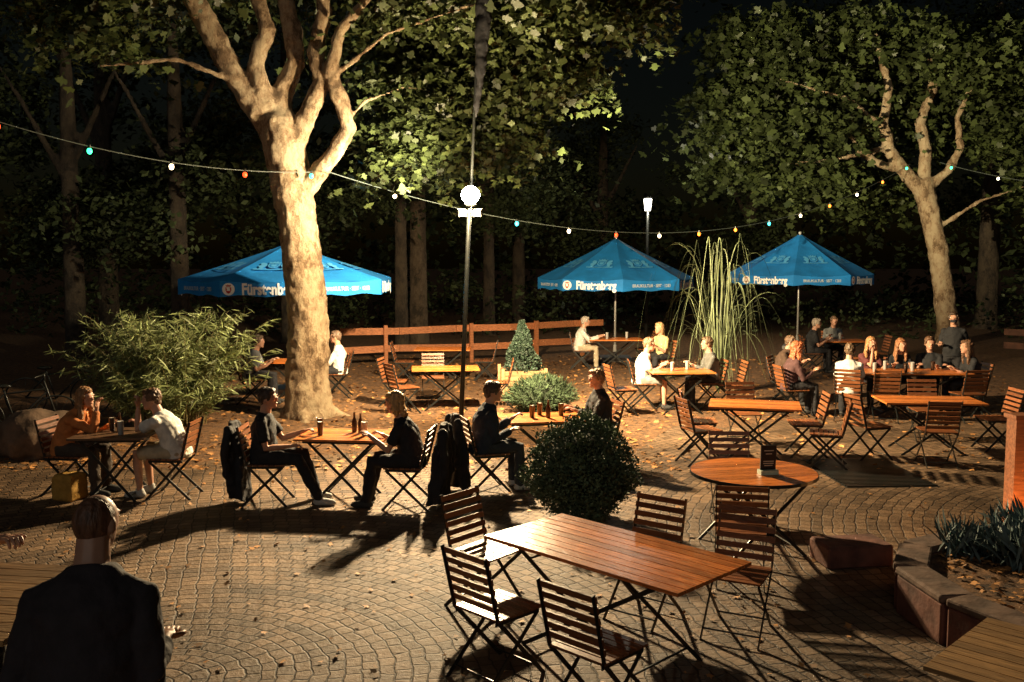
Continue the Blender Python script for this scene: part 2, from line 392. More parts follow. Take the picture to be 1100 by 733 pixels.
person(3.65,17.1,(-1,-.1),'person in grey sweater seated behind grass plant',lean=10,top=('greyknit',(.1,.1,.09)),sleeve='long',hair=((.1,.06,.03),'short'),vox=.016)
person(4.75,16.2,(1,.15),'woman with long auburn hair seated at long table',lean=12,fem=True,top=('plum',(.07,.03,.03)),sleeve='long',hair=((.35,.10,.035),'long'),vox=.015)
person(5.62,15.75,(.45,1),'man in white shirt seated with his back turned',lean=12,top=WHITE,sleeve='short',hair=((.10,.06,.035),'short'),vox=.015)
person(6.5,17.3,(.1,-1),'woman with long light hair in dark top drinking',lean=12,fem=True,top=('wine',(.12,.03,.03)),hair=((.40,.20,.08),'long'),hr=(.05,.30,1.02),vox=.015)
person(7.05,17.25,(-.2,-1),'woman with long brown hair leaning on table',lean=20,fem=True,top=BLACK,hair=((.28,.12,.05),'long'),yaw=20,vox=.015)
person(7.6,17.2,(-.5,-1),'person in dark shirt seated among group',lean=8,top=BLACK,hair=((.12,.06,.03),'short'),yaw=20,vox=.015)
person(8.1,16.5,(-1,0),'woman in dark clothes at end of long table',lean=14,fem=True,top=BLACK,hair=((.12,.06,.03),'long'),vox=.015)
person(8.35,17.9,(-.6,-1),'man in black tee and face mask standing beside the group',seated=False,lean=3,top=BLACK,hr=(.2,.25,1.1),hl=(-.22,.12,1.0),hair=((.06,.035,.02),'short'),vox=.015,mask=True)
person(7.0,22.3,(1,-.1),'man in dark shirt seated under parasol',lean=14,top=BLACK,hair=((.3,.25,.2),'short'),vox=.016)
person(7.9,23.4,(-.1,-1),'person in grey shirt at table under parasol',lean=18,top=('greytee',(.16,.17,.17)),hair=((.2,.12,.07),'short'),vox=.016)
person(5.0,17.6,(.9,-.5),'person in dark brown jacket leaning to long table',lean=16,top=('brown',(.07,.04,.025)),sleeve='long',jacket=True,hair=((.12,.07,.04),'short'),vox=.016)
person(-4.9,17.6,(1,.0),'person in grey shirt seated behind shrub',lean=16,top=('greytee',(.16,.17,.17)),hair=((.13,.08,.05),'short'),vox=.016)
person(-3.34,18.4,(-1,.0),'person in white shirt seated behind tree trunk',lean=6,top=WHITE,sleeve='long',hair=((.13,.08,.05),'short'),vox=.016)

def coat(x,y,face,label,sd=0):
    rings=[]
    for k in range(11):
        t=k/10;z=.93-t*.86;rr=[]
        for i in range(28):
            a=2*math.pi*i/28;wv=1+.2*math.sin(a*5+k*.3+sd)*t+.1*math.sin(a*9+sd)*t
            ax=(.06+.17*min(1,t*3+.25))*(1+.10*math.sin(k*.8+sd))*(1-.2*t);ay=.035+.07*min(1,t*2.2)
            rr.append(V((ax*math.cos(a)*wv+.03*math.sin(k*.6+sd),-.29+.006*k+ay*math.sin(a)*wv,z+.03*math.sin(a*2+sd)*t)))
        rings.append(rr)
    m=MB();m.loft(rings)
    for s in(-1,1):m.tube([(s*.18,-.3,.86),(s*.23,-.34,.62),(s*.2,-.32,.36)],[.055,.05,.04],12)
    single('hanging_coat',remeshed(m,'coat',cloth('coat',(.012,.012,.015)),.014,2,.06,.12),(x,y,0),fz(*face),label,'coat')
coat(-1.03,10.26,(-1,.12),'long black coat hung over chair back almost to the ground')
coat(-2.80,10.42,(1,.02),'black coat draped over back of folding chair',2)
coat(-.38,10.95,(1,.32),'dark coat hanging from the chair back',4)

# ------------------------------------------------------------ drinks and table things
GLASS=mat('clear_glass',(.5,.5,.48),.08,.05,10,trans=.3)
STOUT=mat('dark_beer',(.03,.01,.004),.15,.1,10);BEER=mat('golden_beer',(.6,.28,.04),.2,.1,10);FOAM=mat('beer_foam',(.75,.68,.55),.7,.1,40)
gm=MB();gm.lathe([(.028,0),(.030,.004),(.036,.15),(.037,.155),(.034,.15),(.028,.01)],14);GM=gm.mesh('glass_wall',GLASS,True)
DG=mat('stout_glass',(.04,.02,.012),.08,.05,10);GM2=gm.mesh('glass_wall_dark',DG,True)
gs=MB();gs.lathe([(.026,.008),(.034,.125)],14);gs.lathe([(.034,.1255),(.035,.148)],14,mi=1)
GS1=gs.mesh('drink_dark',[STOUT,FOAM]);GS2=gs.mesh('drink_gold',[BEER,FOAM])
def glass(x,y,z=.745,dark=True):
    r=root('beer_glass',(x,y,z),0,('dark' if dark else 'golden')+' beer in a tall glass on table','glass','beer glasses on tables')
    part('glass',GM2 if dark else GM,r);part('drink',GS1 if dark else GS2,r)
for a in [(-2.15,10.52,1),(-2.2,10.75,1),(-1.65,10.5,0),(.25,11.7,1),(.62,11.85,1),(.35,11.9,1),(-4.4,10.55,0),(-4.6,10.8,1),(2.8,16.5,0),(3.1,16.7,0),
          (6.3,16.4,0),(6.6,16.7,0),(7.0,16.5,0),(7.4,16.6,1),(6.8,16.3,1),(2.3,22.9,0),(2.8,23.1,0),(7.5,22.5,0),(7.9,22.8,0),(-4.1,18.1,0)]:
    glass(a[0],a[1],.745,bool(a[2]))
bm_=MB();bm_.lathe([(.028,0),(.03,.01),(.03,.12),(.012,.17),(.012,.22),(.014,.222)],12)
BOT=bm_.mesh('bottle',mat('brown_glass',(.06,.025,.01),.12,.1,10),True)
for x,y in((-1.8,10.72),(-1.72,10.66),(-4.48,10.72),(.45,11.68)):single('bottle',BOT,(x,y,.745),0,'small brown bottle on wooden table','bottle','bottles on tables')
r=root('menu_stand',(2.36,8.62,.745),.15,'black tent card in a light wooden holder on round table','menu')
m=MB();m.box((0,0,.02),(.17,.09,.04));part('holder',m.mesh('holder',mat('pale_holder',(.5,.6,.45),.4,.2,10)),r)
m=MB();m.box((0,0,.155),(.15,.012,.23),Matrix.Rotation(.06,3,'X'));part('card',m.mesh('card',mat('black_card',(.015,.015,.015),.4,.1,10)),r)
m=MB()
for i,(w_,zz) in enumerate(((.09,.22),(.06,.19),(.1,.12),(.1,.1),(.08,.08))):m.box((0,-.0105+(0.155-zz)*.06,zz),(w_,.002,.008))
part('printed_line',m.mesh('lines',mat('card_print',(.55,.52,.4),.6,.1,10)),r)
m=MB();m.lathe([(.03,0),(.04,.1),(.036,.1),(.028,.01)],16)
single('paper_cup',m.mesh('cup',mat('cup_white',(.6,.6,.56),.5,.05,10),True),(-2.2,3.75,1.295),0,'white cup standing on slatted table','cup')
m=MB();m.lathe([(.15,0),(.19,.03),(.19,.26),(.15,.31),(.05,.30)],4);m.tube([(-.1,0,.28),(-.08,0,.4),(.08,0,.4),(.1,0,.28)],.01,6)
single('shopping_bag',remeshed(m,'bag',cloth('ochre',(.40,.22,.04)),.014,1,.02,.1),(-5.0,10.55,0),.5,'ochre yellow bag standing on the paving','bag')

# ------------------------------------------------------------ parasols
BLUE=mat('blue_fabric',(.008,.21,.60),.75,.2,2.0,.3,trans=.2,bdist=.08)
WHT=mat('white_print',(.88,.88,.86),.7,.05,10);PBL=mat('pale_blue_print',(.07,.34,.66),.7,.05,10);RED=mat('red_print',(.5,.03,.02),.7,.05,10)
ALU=mat('brushed_alu',(.5,.5,.48),.35,.1,30,metal=.6);CONC=mat('concrete',(.28,.27,.25),.85,.2,12,.4)
def textmesh(s,size,bold=.0,sx=1):
    c=bpy.data.curves.new('t','FONT');c.body=s;c.size=size;c.align_x='CENTER';c.align_y='CENTER';c.offset=bold;c.extrude=.001
    o=bpy.data.objects.new('t',c);COL.objects.link(o);dg=bpy.context.evaluated_depsgraph_get()
    me=bpy.data.meshes.new_from_object(o.evaluated_get(dg));bpy.data.objects.remove(o)
    me.transform(Matrix.Diagonal((sx,1,1,1)));return me
TXT=textmesh('Fürstenberg',.285,.011,.74);TXT.materials.clear();TXT.materials.append(WHT)
SLO=textmesh('BRAUKULTUR · SEIT · 1283',.105,.001,.86);SLO.materials.clear();SLO.materials.append(mat('dim_white_print',(.5,.58,.62),.7,.05,10))
def flat(m,pts,mi=0,z=0):m.add([(a,b,z) for a,b in pts],[tuple(range(len(pts)))],mi)
def shield(m,s,mi=0,z=0,ox=0,oy=0):flat(m,[(ox+s*a,oy+s*b) for a,b in((-.4,.4),(.4,.4),(.4,-.05),(.25,-.35),(0,-.5),(-.25,-.35),(-.4,-.05))],mi,z)
def crown(m,s,mi,z,oy):flat(m,[(s*a,oy+s*b) for a,b in((-.4,0),(.4,0),(.5,.35),(.25,.18),(.12,.42),(0,.2),(-.12,.42),(-.25,.18),(-.5,.35))],mi,z)
m=MB();flat(m,[(.115*math.cos(i*.3927),.115*math.sin(i*.3927)) for i in range(16)]);shield(m,.13,1,.002,0,-.015);flat(m,[(-.035,-.03),(.035,-.03),(.025,.02),(.04,.03),(0,.035),(-.04,.03),(-.025,.0)],0,.004);crown(m,.10,1,.002,.048)
CREST=m.mesh('small_crest',[WHT,RED])
m=MB();shield(m,.34,0);shield(m,.27,1,.002);shield(m,.16,0,.004);crown(m,.3,0,.001,.16)
for s in(-1,1):
    flat(m,[(s*a,b) for a,b in((.17,.1),(.22,.18),(.3,.2),(.33,.12),(.29,.05),(.36,-.02),(.3,-.12),(.32,-.2),(.22,-.2),(.2,-.08),(.16,-.02))],0,.001)
flat(m,[(-.4,-.27),(.4,-.27),(.44,-.2),(.4,-.2),(0,-.235),(-.4,-.2),(-.44,-.2)],0,.003)
EMB=m.mesh('large_crest',[PBL,BLUE]);EMB.transform(Matrix.Diagonal((.82,.82,1,1)))
def parasol(x,y,zt,ze,R,label,rot=0):
    r=root('parasol',(x,y,0),rot,label,'parasol','blue beer garden parasols')
    C=MB();n=8;K=8;J=8;base=math.radians(-90-22.5-22.5)
    vs=[];fs=[]
    for k in range(n):
        a0=base+k*math.pi/4;a1=a0+math.pi/4
        p0=V((math.cos(a0),math.sin(a0),0));p1=V((math.cos(a1),math.sin(a1),0))
        o=len(vs)
        for i in range(K+1):
            t=i/K
            for j in range(J+1):
                u=j/J;rr=.06+(R-.06)*t;q=p0.lerp(p1,u)*rr
                sag=-.09*math.sin(math.pi*u)*t*(1.1-t*.6)
                vs.append(V((q.x,q.y,zt+(ze-zt)*(t**.93)+sag*.9)))
        for i in range(K):
            for j in range(J):
                a=o+i*(J+1)+j;fs.append((a,a+J+1,a+J+2,a+1))
    C.add(vs,fs);part('canopy',C.mesh('canopy',BLUE,False),r)
    for k in range(n):
        a0=base+k*math.pi/4;a1=a0+math.pi/4;am=(a0+a1)/2
        nrm=V((math.cos(am),math.sin(am),0));p0=V((math.cos(a0),math.sin(a0),0))*R;p1=V((math.cos(a1),math.sin(a1),0))*R
        m=MB();vs=[];J=10
        for j in range(J+1):
            u=j/J;q=p0.lerp(p1,u);zz=ze-.045*math.sin(math.pi*u)
            vs.append(q+V((0,0,zz)));vs.append(q+nrm*.012*math.sin(u*9)+V((0,0,ze-.28-.02*math.cos(u*math.pi*4))))
        m.add(vs,[(2*j,2*j+1,2*j+3,2*j+2) for j in range(J)])
        va=part('valance',m.mesh('valance',BLUE,True),r)
        rt=V((0,0,1)).cross(nrm);B=Matrix((rt,V((0,0,1)),nrm)).transposed().to_4x4()
        mid=(p0+p1)/2+nrm*.018+V((0,0,ze-.165))
        if k%2==0:
            part('lettering',TXT,va,'white beer name lettering',Matrix.Translation(mid+rt*.10)@B)
            part('emblem',CREST,va,'small white and red round crest',Matrix.Translation(mid-rt*.65+V((0,0,.01)))@B)
        else: part('lettering',SLO,va,'white slogan lettering',Matrix.Translation(mid)@B)
        if k in(0,1,2,7):
            c0=R*math.cos(math.pi/8);sl=math.atan2(zt-ze,c0);up=(V((0,0,1))*math.sin(sl)-nrm*math.cos(sl));n2=rt.cross(up)
            t=.62;pos=nrm*(c0*t)+V((0,0,zt+(ze-zt)*(t**.93)))+n2*.02
            part('emblem',EMB,r,'pale blue heraldic crest',Matrix.Translation(pos)@Matrix((rt,up,n2)).transposed().to_4x4())
    m=MB();m.tube([(0,0,.1),(0,0,zt+.02)],.03,12);part('pole',m.mesh('pole',ALU,True),r)
    m=MB();m.ell((0,0,zt+.06),(.05,.05,.05));part('finial',m.mesh('finial',ALU,True),r)
    m=MB()
    for k in range(n):
        a=base+k*math.pi/4;e=V((math.cos(a)*R*.97,math.sin(a)*R*.97,ze-.03));m.tube([(0,0,zt-.08),e],.012,6)
        m.tube([(0,0,zt-.75),V((0,0,zt-.08)).lerp(e,.5)],.01,6)
    part('ribs',m.mesh('ribs',ALU),r)
    m=MB();m.box((0,0,.05),(.8,.8,.1));m.lathe([(.05,.1),(.045,.4)],12);part('base',m.mesh('base',CONC),r)
parasol(-4.50,19.2,2.98,2.30,2.12,'open blue parasol with white lettering beside big tree',.40)
parasol(2.72,25.0,3.18,2.18,2.04,'open blue parasol with white lettering over seated guests',-.02)
parasol(8.5,28.2,3.36,2.22,2.08,'open blue parasol with crest and white lettering near far tree',-.36)

# ------------------------------------------------------------ trees
def barkmat(name,c1,c2,c3,sc_=2.2,bump=.8):
    m=bpy.data.materials.new(name);m.use_nodes=True;N=m.node_tree.nodes;L=m.node_tree.links;b=N['Principled BSDF']
    g=N.new('ShaderNodeTexCoord');mp=N.new('ShaderNodeMapping');mp.inputs['Scale'].default_value=(1,1,.6);L.new(g.outputs['Object'],mp.inputs[0])
    n1=N.new('ShaderNodeTexNoise');n1.inputs['Scale'].default_value=sc_;n1.inputs['Detail'].default_value=10;n1.inputs['Roughness'].default_value=.75;L.new(mp.outputs[0],n1.inputs['Vector'])
    vo=N.new('ShaderNodeTexVoronoi');vo.inputs['Scale'].default_value=9
    wp=N.new('ShaderNodeVectorMath');wp.operation='ADD';L.new(mp.outputs[0],wp.inputs[0]);L.new(n1.outputs['Color'],wp.inputs[1]);L.new(wp.outputs[0],vo.inputs['Vector'])
    cr=N.new('ShaderNodeValToRGB');e=cr.color_ramp;e.elements[0].position=.38;e.elements[0].color=(*c1,1);e.elements[1].position=.55;e.elements[1].color=(*c3,1)
    x=e.elements.new(.455);x.color=(*c2,1)
    mx=N.new('ShaderNodeMath');mx.operation='MULTIPLY_ADD';L.new(vo.outputs['Distance'],mx.inputs[0]);mx.inputs[1].default_value=-.17
    ad0=N.new('ShaderNodeMath');ad0.operation='ADD';ad0.inputs[1].default_value=.07;L.new(n1.outputs['Fac'],ad0.inputs[0]);L.new(ad0.outputs[0],mx.inputs[2])
    L.new(mx.outputs[0],cr.inputs[0]);L.new(cr.outputs[0],b.inputs['Base Color'])
    bp=N.new('ShaderNodeBump');bp.inputs['Strength'].default_value=bump;bp.inputs['Distance'].default_value=.04
    ad=N.new('ShaderNodeMath');ad.operation='ADD';n2=N.new('ShaderNodeTexNoise');n2.inputs['Scale'].default_value=16;n2.inputs['Detail'].default_value=6;L.new(mp.outputs[0],n2.inputs['Vector'])
    L.new(vo.outputs['Distance'],ad.inputs[0]);L.new(n2.outputs['Fac'],ad.inputs[1]);L.new(ad.outputs[0],bp.inputs['Height']);L.new(bp.outputs[0],b.inputs['Normal'])
    b.inputs['Roughness'].default_value=.85;return m
PLANE=barkmat('plane_tree_bark',(.13,.08,.04),(.31,.21,.12),(.45,.35,.22),2.6,.75)
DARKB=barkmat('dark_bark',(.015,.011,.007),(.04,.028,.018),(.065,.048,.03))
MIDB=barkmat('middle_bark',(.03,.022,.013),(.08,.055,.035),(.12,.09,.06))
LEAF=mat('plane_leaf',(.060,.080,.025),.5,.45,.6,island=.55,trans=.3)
LEAFB=mat('lamp_darkened_leaf',(.045,.060,.018),.5,.45,.6,island=.55,trans=.3)  # plane leaf colour darkened to offset the strong light close to the lamp
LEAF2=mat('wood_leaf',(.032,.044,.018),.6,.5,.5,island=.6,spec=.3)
PL=[(0,-.4),(.25,-.32),(.2,-.08),(.52,.08),(.22,.16),(0,.6),(-.22,.16),(-.52,.08),(-.2,-.08),(-.25,-.32)]
PL2=[(0,-.42),(.26,-.36),(.22,-.12),(.54,.04),(.26,.16),(.24,.34),(0,.60),(-.24,.34),(-.26,.16),(-.54,.04),(-.22,-.12),(-.26,-.36)]
KITE=[(0,-.5),(.3,0),(0,.5),(-.3,0)]
BLADE=[(0,-.5),(.045,-.1),(.035,.25),(0,.5),(-.035,.25),(-.045,-.1)]
def leafmesh(name,P,S,shape,m,flatness=.5,dirs=None):
    P=np.asarray(P,float);N=len(P);S=np.asarray(S,float)
    nr=np.random.normal(size=(N,3));nr[:,2]=np.abs(nr[:,2])+flatness;nr/=np.linalg.norm(nr,axis=1)[:,None]
    t=np.random.normal(size=(N,3)) if dirs is None else np.asarray(dirs,float)+np.random.normal(size=(N,3))*.25
    t-=nr*(t*nr).sum(1)[:,None];t/=np.linalg.norm(t,axis=1)[:,None]+1e-9;b=np.cross(nr,t)
    sh=np.array(shape);K=len(sh)
    vx=P[:,None,:]+S[:,None,None]*(sh[None,:,0,None]*b[:,None,:]+sh[None,:,1,None]*t[:,None,:]-(np.abs(sh[:,0])*.35+sh[:,1]**2*.25)[None,:,None]*nr[:,None,:])
    me=bpy.data.meshes.new(name);me.vertices.add(N*K);me.vertices.foreach_set('co',vx.reshape(-1))
    me.loops.add(N*K);me.loops.foreach_set('vertex_index',np.arange(N*K,dtype=np.int32))
    me.polygons.add(N);me.polygons.foreach_set('loop_start',np.arange(0,N*K,K,dtype=np.int32));me.polygons.foreach_set('loop_total',np.full(N,K,dtype=np.int32))
    me.materials.append(m);me.update(calc_edges=True);return me
def sprays(clumps,per,leaves=16,length=1.0,size=.2,droop=.5):
    P=[];S=[]
    for (cx,cy,cz,rx,ry,rz,w) in clumps:
        for _ in range(int(per*w)):
            d=np.random.normal(size=3);d/=np.linalg.norm(d);rad=np.random.rand()**.45
            s=np.array([cx+rx*d[0]*rad,cy+ry*d[1]*rad,cz+rz*d[2]*rad])
            a=np.random.rand()*2*math.pi;dv=np.array([math.cos(a),math.sin(a),.1*np.random.randn()]);ln=length*(.5+np.random.rand())
            t=np.sort(np.random.rand(leaves));pp=s+dv*ln*t[:,None]+np.array([0,0,-1])*droop*ln*(t**2)[:,None]+np.random.normal(size=(leaves,3))*.09
            P.append(pp);S.append(size*(.45+.85*np.random.rand(leaves)))
    return np.concatenate(P),np.concatenate(S)
def tree(loc,chains,clumps,per,label,bark,leaf,lsize=.2,vox=.06,disp=.06,shape=PL2,length=1.0,leaves=16,droop=.5,ds=.28,rs=1):
    r=root('tree',loc,0,label,'tree')
    m=MB()
    for ch in chains:m.tube([c[:3] for c in ch],[c[3]*rs for c in ch],14)
    part('trunk',remeshed(m,'trunk',bark,vox,1,disp,ds),r)
    if clumps:
        P,S=sprays(clumps,per,leaves,length,lsize,droop)
        part('crown',leafmesh('crown',P,S,shape,leaf),r)
    return r
big=[[(0.0,0,-.1,.72),(0.0,0,.2,.60),(-.02,0,.7,.54),(.03,0,1.6,.50),(-.04,0,2.4,.49),(-.11,0,3.2,.48),(-.24,0,4.0,.50),(-.33,0,4.6,.52),(-.40,0,5.0,.48)],
     [(-.3,0,4.5,.38),(-.75,-.05,5.2,.31),(-1.15,-.1,5.8,.28),(-1.45,-.1,6.4,.29),(-1.85,-.2,7.2,.25),(-2.3,-.4,8.5,.18),(-2.6,-.6,10,.1)],
     [(-.42,0,4.9,.32),(-.36,.1,5.5,.26),(-.12,.1,6.0,.23),(-.2,.2,6.6,.23),(-.42,.3,7.4,.2),(-.2,.5,9,.12)],
     [(-.35,0,4.8,.28),(-.62,-.1,5.4,.22),(-.74,-.15,5.9,.21),(-.52,-.2,6.45,.2),(-.68,-.2,7.0,.18),(-.5,-.2,7.8,.14)],
     [(-.2,-.05,4.5,.28),(.1,-.1,5.1,.23),(.36,-.15,5.6,.22),(.26,-.2,6.1,.21),(.44,-.3,6.7,.19),(.36,-.5,8.0,.12)],
     [(-.05,-.05,3.75,.24),(.28,-.1,4.15,.23),(.58,-.15,4.5,.2),(.80,-.2,4.85,.19),(.68,-.25,5.3,.19),(.52,-.3,5.75,.17),(.72,-.4,6.4,.14),(1.4,-.8,7.0,.07),(2.4,-1.2,7.1,.035)],
     [(.7,-.2,4.9,.07),(1.05,-.1,5.3,.05),(1.7,.2,5.6,.03),(2.6,.5,5.5,.02)],
     [(.6,-.3,5.7,.07),(1.5,-.6,6.3,.05),(3.2,-.8,6.8,.03)],
     [(-1.0,-.1,5.6,.09),(-1.9,-.6,5.9,.06),(-3,-1,5.7,.03)],
     [(0,-.4,.05,.18),(.12,-.75,-.08,.1)],[(.4,.1,.05,.18),(.75,.0,-.08,.1)],[(-.4,-.1,.05,.18),(-.8,-.2,-.08,.1)]]
clA=[(1.9,.9,5.3,.6,.5,.35,.9),(2.3,1.2,4.9,.5,.4,.25,.5),(2.9,1.0,5.9,.9,.6,.4,1.1),(3.8,.9,6.2,.9,.7,.4,1.1),(1.8,1.0,6.1,.7,.5,.4,.9),(1.6,.9,4.55,.35,.3,.2,.35),(3.4,1.6,5.2,.6,.5,.3,.6),(4.4,1.8,6.3,.6,.5,.3,.5)]
cl=[(2.2,.2,7.1,1.3,1,.5,1.7),(4.2,.5,7.1,1.3,1,.5,1.7),(-2.7,-.5,7.4,1.4,1.0,.5,.9),(-3.2,-.3,6.4,.9,.8,.4,.4),(0,2.2,8.2,3,1.2,.9,2.0),(-4.2,1.0,7.6,1.8,1.5,.8,1.1),(3.5,1.2,7.9,2.5,1.5,.8,2.2),(5.4,1.2,7.3,.9,1,.5,.9),(1.4,1.8,6.9,1.2,.8,.5,1.0)]
tr_=tree((-3.5,16.2,0),big,cl,120,'thick plane tree with mottled bark, forked limbs, lit leaves',PLANE,LEAF,.17,.036,.09,leaves=14,length=.85,ds=.2,rs=.69,droop=.7)
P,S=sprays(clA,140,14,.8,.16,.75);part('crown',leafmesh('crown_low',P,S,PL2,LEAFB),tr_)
far=[[(.0,0,-.1,.62),(0,0,.4,.5),(-.2,0,1.6,.44),(-.45,0,3.0,.42),(-.8,0,4.3,.42),(-1.0,0,5.0,.44)],
     [(-.9,0,4.6,.34),(-1.6,-.1,5.3,.28),(-2.1,-.2,5.9,.26),(-2.35,-.2,6.8,.22),(-2.2,-.2,7.8,.18),(-2.6,0,9.5,.1)],
     [(-1.6,0,5.4,.2),(-2.4,-.3,5.5,.16),(-3.0,-.4,5.8,.13),(-3.4,-.5,6.3,.1),(-4.4,-.6,6.8,.05)],
     [(-1.0,0,4.9,.3),(-.9,0,5.9,.26),(-1.1,.1,6.8,.24),(-.7,.2,7.8,.2),(-.8,.3,9.5,.1)],
     [(-.9,0,4.8,.24),(-.3,-.1,5.3,.2),(.1,-.1,6.0,.17),(-.1,-.2,6.9,.13),(.5,-.2,8.4,.08)],
     [(-.5,0,3.6,.12),(.6,-.4,4.4,.08),(2,-.8,4.9,.04)],[(-2,0,6.4,.14),(-3.5,-.6,7.4,.1),(-6,-1,8,.04)],[(-2.2,-.2,6.0,.14),(-4,-.8,5.6,.08),(-6,-1.2,5.4,.03)]]
cl=[(-1,1.8,8.2,5,2,2.2,3.6),(-5.0,0.2,8.4,2.0,1.6,1.0,1.6),(-6.4,-.3,6.6,1.5,1.3,.6,1.3),(-4.4,-.2,5.3,1.5,1.1,.4,.9),(-7.3,0,7.5,1.0,1.1,.5,.6),
    (2.0,0,6.6,1.6,1.4,.9,1.3),(3.4,0,5.2,1.3,1.3,.6,.9),(-3,1,9.6,3,2,1.0,1.9),(1.5,.5,9,3,2,1.0,1.7),(-6.0,.5,9.6,1.8,1.6,.8,1.3),(-4.6,-.6,6.9,1.2,1,.4,.8),(-.2,-1.2,8.6,1.8,.8,.6,.8),(-2.6,1.8,5.0,2.4,1,.8,1),(-7.0,.4,5.6,.8,.8,.4,.4)]
tree((13.6,29.5,0),far,cl,115,'far plane tree with forked trunk and broad leafy crown',PLANE,LEAF,.24,.06,.12,leaves=14,length=1.1,rs=.7,ds=.25,droop=.8)
def bgtree(x,y,h,rad,label,lean=0,per=60,cw=2.6,cz=None,bark=None):
    ch=[[(0,0,-.1,rad*1.25),(0,0,.5,rad),(lean*.3,0,h*.4,rad*.85),(lean*.6,0,h*.7,rad*.7),(lean,0,h,rad*.4)],
        [(lean*.5,0,h*.55,rad*.4),(lean+1.0,.2,h*.8,rad*.25),(lean+1.6,.3,h*.95,rad*.1)],[(lean*.5,0,h*.5,rad*.4),(lean-1.1,-.2,h*.75,rad*.25),(lean-1.9,-.3,h*.9,rad*.1)]]
    cl=[]
    z0=cz or h*.62
    for _ in range(8):
        a=random.random()*6.28;q=random.random()
        cl.append((lean+math.cos(a)*cw*q,math.sin(a)*cw*q,z0+random.random()*(h*1.05-z0),1.1+random.random()*.8,1.1+random.random()*.6,.6+.5*random.random(),1))
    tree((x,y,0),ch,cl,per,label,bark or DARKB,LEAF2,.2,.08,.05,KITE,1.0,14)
bgtree(-2.95,30,9,.30,'pale tall straight trunk beyond the fence',bark=MIDB)
bgtree(.25,36,10,.26,'slim dark tree beyond the fence')
bgtree(-8.2,23.5,9,.25,'dark slim tree at the edge of shrubs',cz=3.6,per=75)
bgtree(-11.5,25,9,.28,'dark leafy tree at garden edge',cz=2.6,cw=3.2,per=95)
bgtree(-7,30,10,.3,'dark leafy tree behind parasol',cz=3.2,cw=3.2,per=85)
bgtree(-14,33,12,.35,'tall dark leafy tree in the woods',cz=3,cw=4,per=80)
bgtree(3.6,38,8,.3,'dark leafy tree beyond lantern',cz=3.0,cw=3,per=60)
bgtree(-.8,33,9,.22,'leafy tree behind lamp post',cz=3.8,cw=2.6,per=85)
bgtree(10,40,8,.3,'leafy tree deep in the dark wood',cz=2.8,cw=4,per=65)
bgtree(18,36,12,.4,'dark tree behind far plane tree',cz=2.8,cw=4,per=80)
bgtree(-3.2,27.5,8.5,.2,'slender tree with low leaves behind fence',cz=4.2,cw=2.2,per=75)
P=[];
for _ in range(750):
    x=random.uniform(-32,34);y=random.uniform(42,50);gap=4<x<9.5
    z=random.uniform(.3,5.5 if gap else 15)
    P.append((x,y,z,1.4,1.0,1.0,1))
Pp,Ss=sprays(P,4,9,1.4,.42,.4)
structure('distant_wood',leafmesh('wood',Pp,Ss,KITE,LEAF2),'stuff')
P=[(random.uniform(-26,26),random.uniform(31,40),random.uniform(.2,1.8),1.2,1,.7,1) for _ in range(170)]
Pp,Ss=sprays(P,6,10,.9,.2,.5)
structure('undergrowth',leafmesh('undergrowth',Pp,Ss,KITE,LEAF2),'stuff')

# ------------------------------------------------------------ bushes and plants
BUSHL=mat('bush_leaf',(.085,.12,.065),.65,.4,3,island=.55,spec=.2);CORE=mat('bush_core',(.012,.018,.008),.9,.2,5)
BUSHD=mat('dark_bush_leaf',(.045,.07,.035),.65,.4,3,island=.55,spec=.2)
def ball(x,y,rx,rz,n,ls,label,name='round_bush',mt=None,shape=KITE):
    r=root(name,(x,y,0),0,label,'bush')
    d=np.random.normal(size=(n,3));d/=np.linalg.norm(d,axis=1)[:,None]
    lump=1+.09*np.sin(d[:,0]*6+1)+.08*np.sin(d[:,1]*8+2)+.07*np.sin(d[:,2]*7+2)+.05*np.sin(d[:,0]*17+d[:,2]*13)
    rr=(.80+.2*np.random.rand(n)**.8+.16*(np.random.rand(n)>.95)*np.random.rand(n))*lump;P=d*rr[:,None]*np.array([rx,rx,rz])+np.array([0,0,rz*.93]);k=P[:,2]>.02
    part('foliage',leafmesh('bushleaf',P[k],ls*(.6+.8*np.random.rand(k.sum())),shape,mt or BUSHL,0.0,dirs=(d+[0,0,.6])[k]),r)
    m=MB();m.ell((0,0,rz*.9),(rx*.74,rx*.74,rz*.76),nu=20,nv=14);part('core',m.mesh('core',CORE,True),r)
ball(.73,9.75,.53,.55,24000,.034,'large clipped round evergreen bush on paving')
ball(.52,16.6,.56,.33,6000,.13,'low spiky round bush near the tables',mt=BUSHD,shape=BLADE)
r=root('wooden_planter',(.2,18.8,0),.1,'light wooden box planter holding a small conifer','planter')
m=MB()
for k in range(5):
    for s in(-1,1):m.box((0,s*.38,.06+k*.1),(.8,.03,.09));m.box((s*.385,0,.06+k*.1),(.03,.73,.09))
for a in(-1,1):
    for b in(-1,1):m.box((a*.42,b*.415,.28),(.06,.06,.56))
part('box',m.mesh('planter_box',mat('pale_wood',(.5,.28,.13),.6,.3,6,.2,island=.2,stretch=(1,8,8))),r)
m=MB();m.box((0,0,.42),(.72,.7,.04));part('soil',m.mesh('soil',CORE),r)
r=root('conifer',(.2,18.8,.44),0,'small cone shaped conifer growing in the planter','conifer')
n=7000;t=np.random.rand(n)**.75;a=np.random.rand(n)*6.28;rad=(.36*(1-t)+.03)*(.7+.35*np.random.rand(n))*(1+.15*np.sin(a*3+t*11))
P=np.stack([rad*np.cos(a),rad*np.sin(a),.05+t*.98],1);D=np.stack([np.cos(a),np.sin(a),np.full(n,.8)],1)
